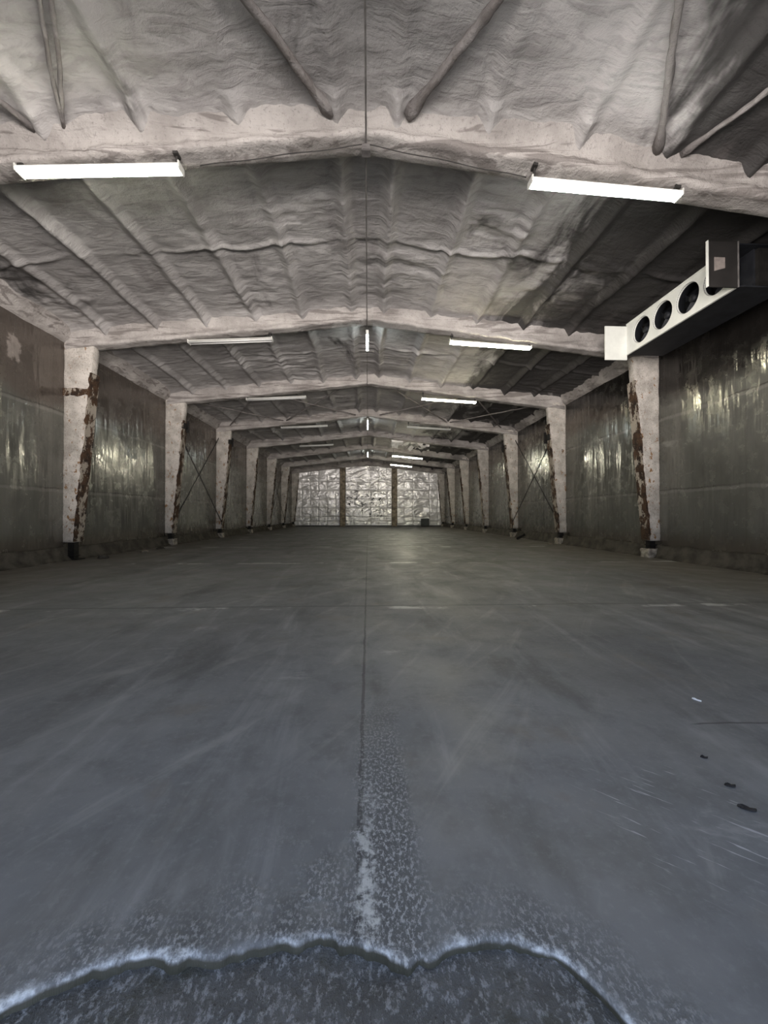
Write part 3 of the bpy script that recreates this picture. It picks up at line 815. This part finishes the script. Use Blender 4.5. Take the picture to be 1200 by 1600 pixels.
# ------------------------------------------------------------------ debris on the floor
def lump(name, loc, r, label, cat, m, grp=None, flat=.6, seed=0):
    bm = bmesh.new(); bmesh.ops.create_icosphere(bm, subdivisions=3, radius=1)
    for v_ in bm.verts:
        k = 1+.45*mn.noise(v_.co*1.6+Vector((seed, 0, 0)))+.2*mn.noise(v_.co*4+Vector((0, seed, 0)))
        v_.co = Vector((v_.co.x*r*k*1.2, v_.co.y*r*k, max(-.35, v_.co.z)*r*k*flat))
    mz = min(v_.co.z for v_ in bm.verts)
    for v_ in bm.verts: v_.co.z -= mz
    o = bmobj(name, bm, m, None, True); o.location = loc
    return tag(o, label, cat, grp)
lump('rubble_chunk', (-7.70, 11.75, 0), .13, 'dark lump of rubble just right of the nearest left column foot', 'rubble', M_KERB, 'rubble along the walls', .6, 3)
lump('rubble_chunk', (-7.55, 13.6, 0), .10, 'small pale rubble chunk on the floor between the first two left columns', 'rubble', M_RUBBLE, 'rubble along the walls', .5, 8)
lump('rubble_chunk', (-7.75, 15.0, 0), .12, 'flat dark rubble chunk by the left kerb before the second left column', 'rubble', M_KERB, 'rubble along the walls', .4, 12)
lump('rubble_chunk', (7.85, 16.4, 0), .11, 'pale rubble chunk by the foot of the second right column', 'rubble', M_RUBBLE, 'rubble along the walls', .5, 17)
b = bmesh.new(); add_box(b, -.25, .25, -.03, .03, -.06, .06)
bmesh.ops.subdivide_edges(b, edges=b.edges[:], cuts=4, use_grid_fill=True)
for v_ in b.verts: v_.co += Vector((0, 0, mn.noise(v_.co*9)*.03))
o = bmobj('broken_plank', b, M_BLACK); o.location = (7.95, 19.95, .15); o.rotation_euler = (0, -.5, .1)
tag(o, 'short dark broken plank leaning on the right kerb inside the braced bay', 'plank')
def flake(loc, w, l, rot, label, m, name='debris_flake', cat='debris'):
    b = bmesh.new(); seg = 14; top = []; bot = []
    for k in range(seg):
        a = 2*math.pi*k/seg; q = 1+.35*mn.noise(Vector((math.cos(a)*1.5+loc[0]*7, math.sin(a)*1.5, loc[1])))
        top.append(b.verts.new((w*q*math.cos(a), l*q*math.sin(a), .006+.004*math.sin(3*a)))); bot.append(b.verts.new((w*q*math.cos(a), l*q*math.sin(a), 0)))
    b.faces.new(top); b.faces.new(bot[::-1])
    for k in range(seg): b.faces.new((bot[k], bot[(k+1) % seg], top[(k+1) % seg], top[k]))
    o = bmobj(name, b, m); o.location = (loc[0], loc[1], .002); o.rotation_euler = (0, 0, rot)
    return tag(o, label, cat, 'scraps on the floor')
flake((2.27, 2.58), .006, .028, .5, 'small white scrap on the right side of the floor', M_PAPER, 'paper_scrap', 'scrap')
flake((1.66, 1.62), .012, .030, 1.1, 'dark flake on the floor near the lower right edge, largest of the flakes', M_LEAF)
flake((1.72, 1.76), .010, .020, 1.3, 'dark flake on the lower right floor, just behind the largest flake', M_LEAF)
flake((1.78, 1.97), .008, .016, 1.2, 'smallest dark flake on the right floor, farthest behind the largest flake', M_LEAF)

# ------------------------------------------------------------------ daylight through the doorway
wd = bpy.data.worlds.new('daylight'); sc.world = wd; wd.use_nodes = True
nt = wd.node_tree; bg = nt.nodes['Background']
tc = nt.nodes.new('ShaderNodeTexCoord'); sp = nt.nodes.new('ShaderNodeSeparateXYZ'); nt.links.new(tc.outputs['Generated'], sp.inputs[0])
mr = nt.nodes.new('ShaderNodeMapRange'); mr.interpolation_type = 'SMOOTHSTEP'
mr.inputs['From Min'].default_value = -.03; mr.inputs['From Max'].default_value = .03
nt.links.new(sp.outputs[2], mr.inputs[0])
mx = nt.nodes.new('ShaderNodeMix'); mx.data_type = 'RGBA'; nt.links.new(mr.outputs[0], mx.inputs[0])

mr2 = nt.nodes.new('ShaderNodeMapRange'); mr2.interpolation_type = 'SMOOTHSTEP'
mr2.inputs['From Min'].default_value = -.42; mr2.inputs['From Max'].default_value = -.34
nt.links.new(sp.outputs[2], mr2.inputs[0])
mg = nt.nodes.new('ShaderNodeMix'); mg.data_type = 'RGBA'; nt.links.new(mr2.outputs[0], mg.inputs[0])
mg.inputs[6].default_value = (*SHADE, 1); mg.inputs[7].default_value = (*GROUND, 1)
nt.links.new(mg.outputs[2], mx.inputs[6])
mx.inputs[7].default_value = (SKY[0], SKY[1], SKY[2], 1)
nt.links.new(mx.outputs[2], bg.inputs[0]); bg.inputs[1].default_value = 1.0
pl = bpy.data.lights.new('doorway_portal', 'AREA'); pl.shape = 'RECTANGLE'; pl.size = 2*DX; pl.size_y = DZ
pl.cycles.is_portal = True
po = bpy.data.objects.new('doorway_portal', pl); link(po); po.location = (0, YF-.1, DZ/2); po.rotation_euler = (math.pi/2, 0, 0)

# ------------------------------------------------------------------ camera
f = 610.0
cam = bpy.data.cameras.new('camera'); co = bpy.data.objects.new('camera', cam); link(co)
cam.sensor_fit = 'VERTICAL'; cam.sensor_height = 36; cam.lens = f/1600*36
cam.clip_start = .05; cam.clip_end = 300
co.location = (.033, 0, 1.262)
co.rotation_euler = (math.pi/2+math.atan2(5, f), 0, -math.atan2(25, f))
sc.camera = co
vs_ = sc.view_settings; vs_.view_transform = 'Standard'; vs_.look = 'None'; vs_.gamma = 1; vs_.use_curve_mapping = False
vs_.exposure = 0.05
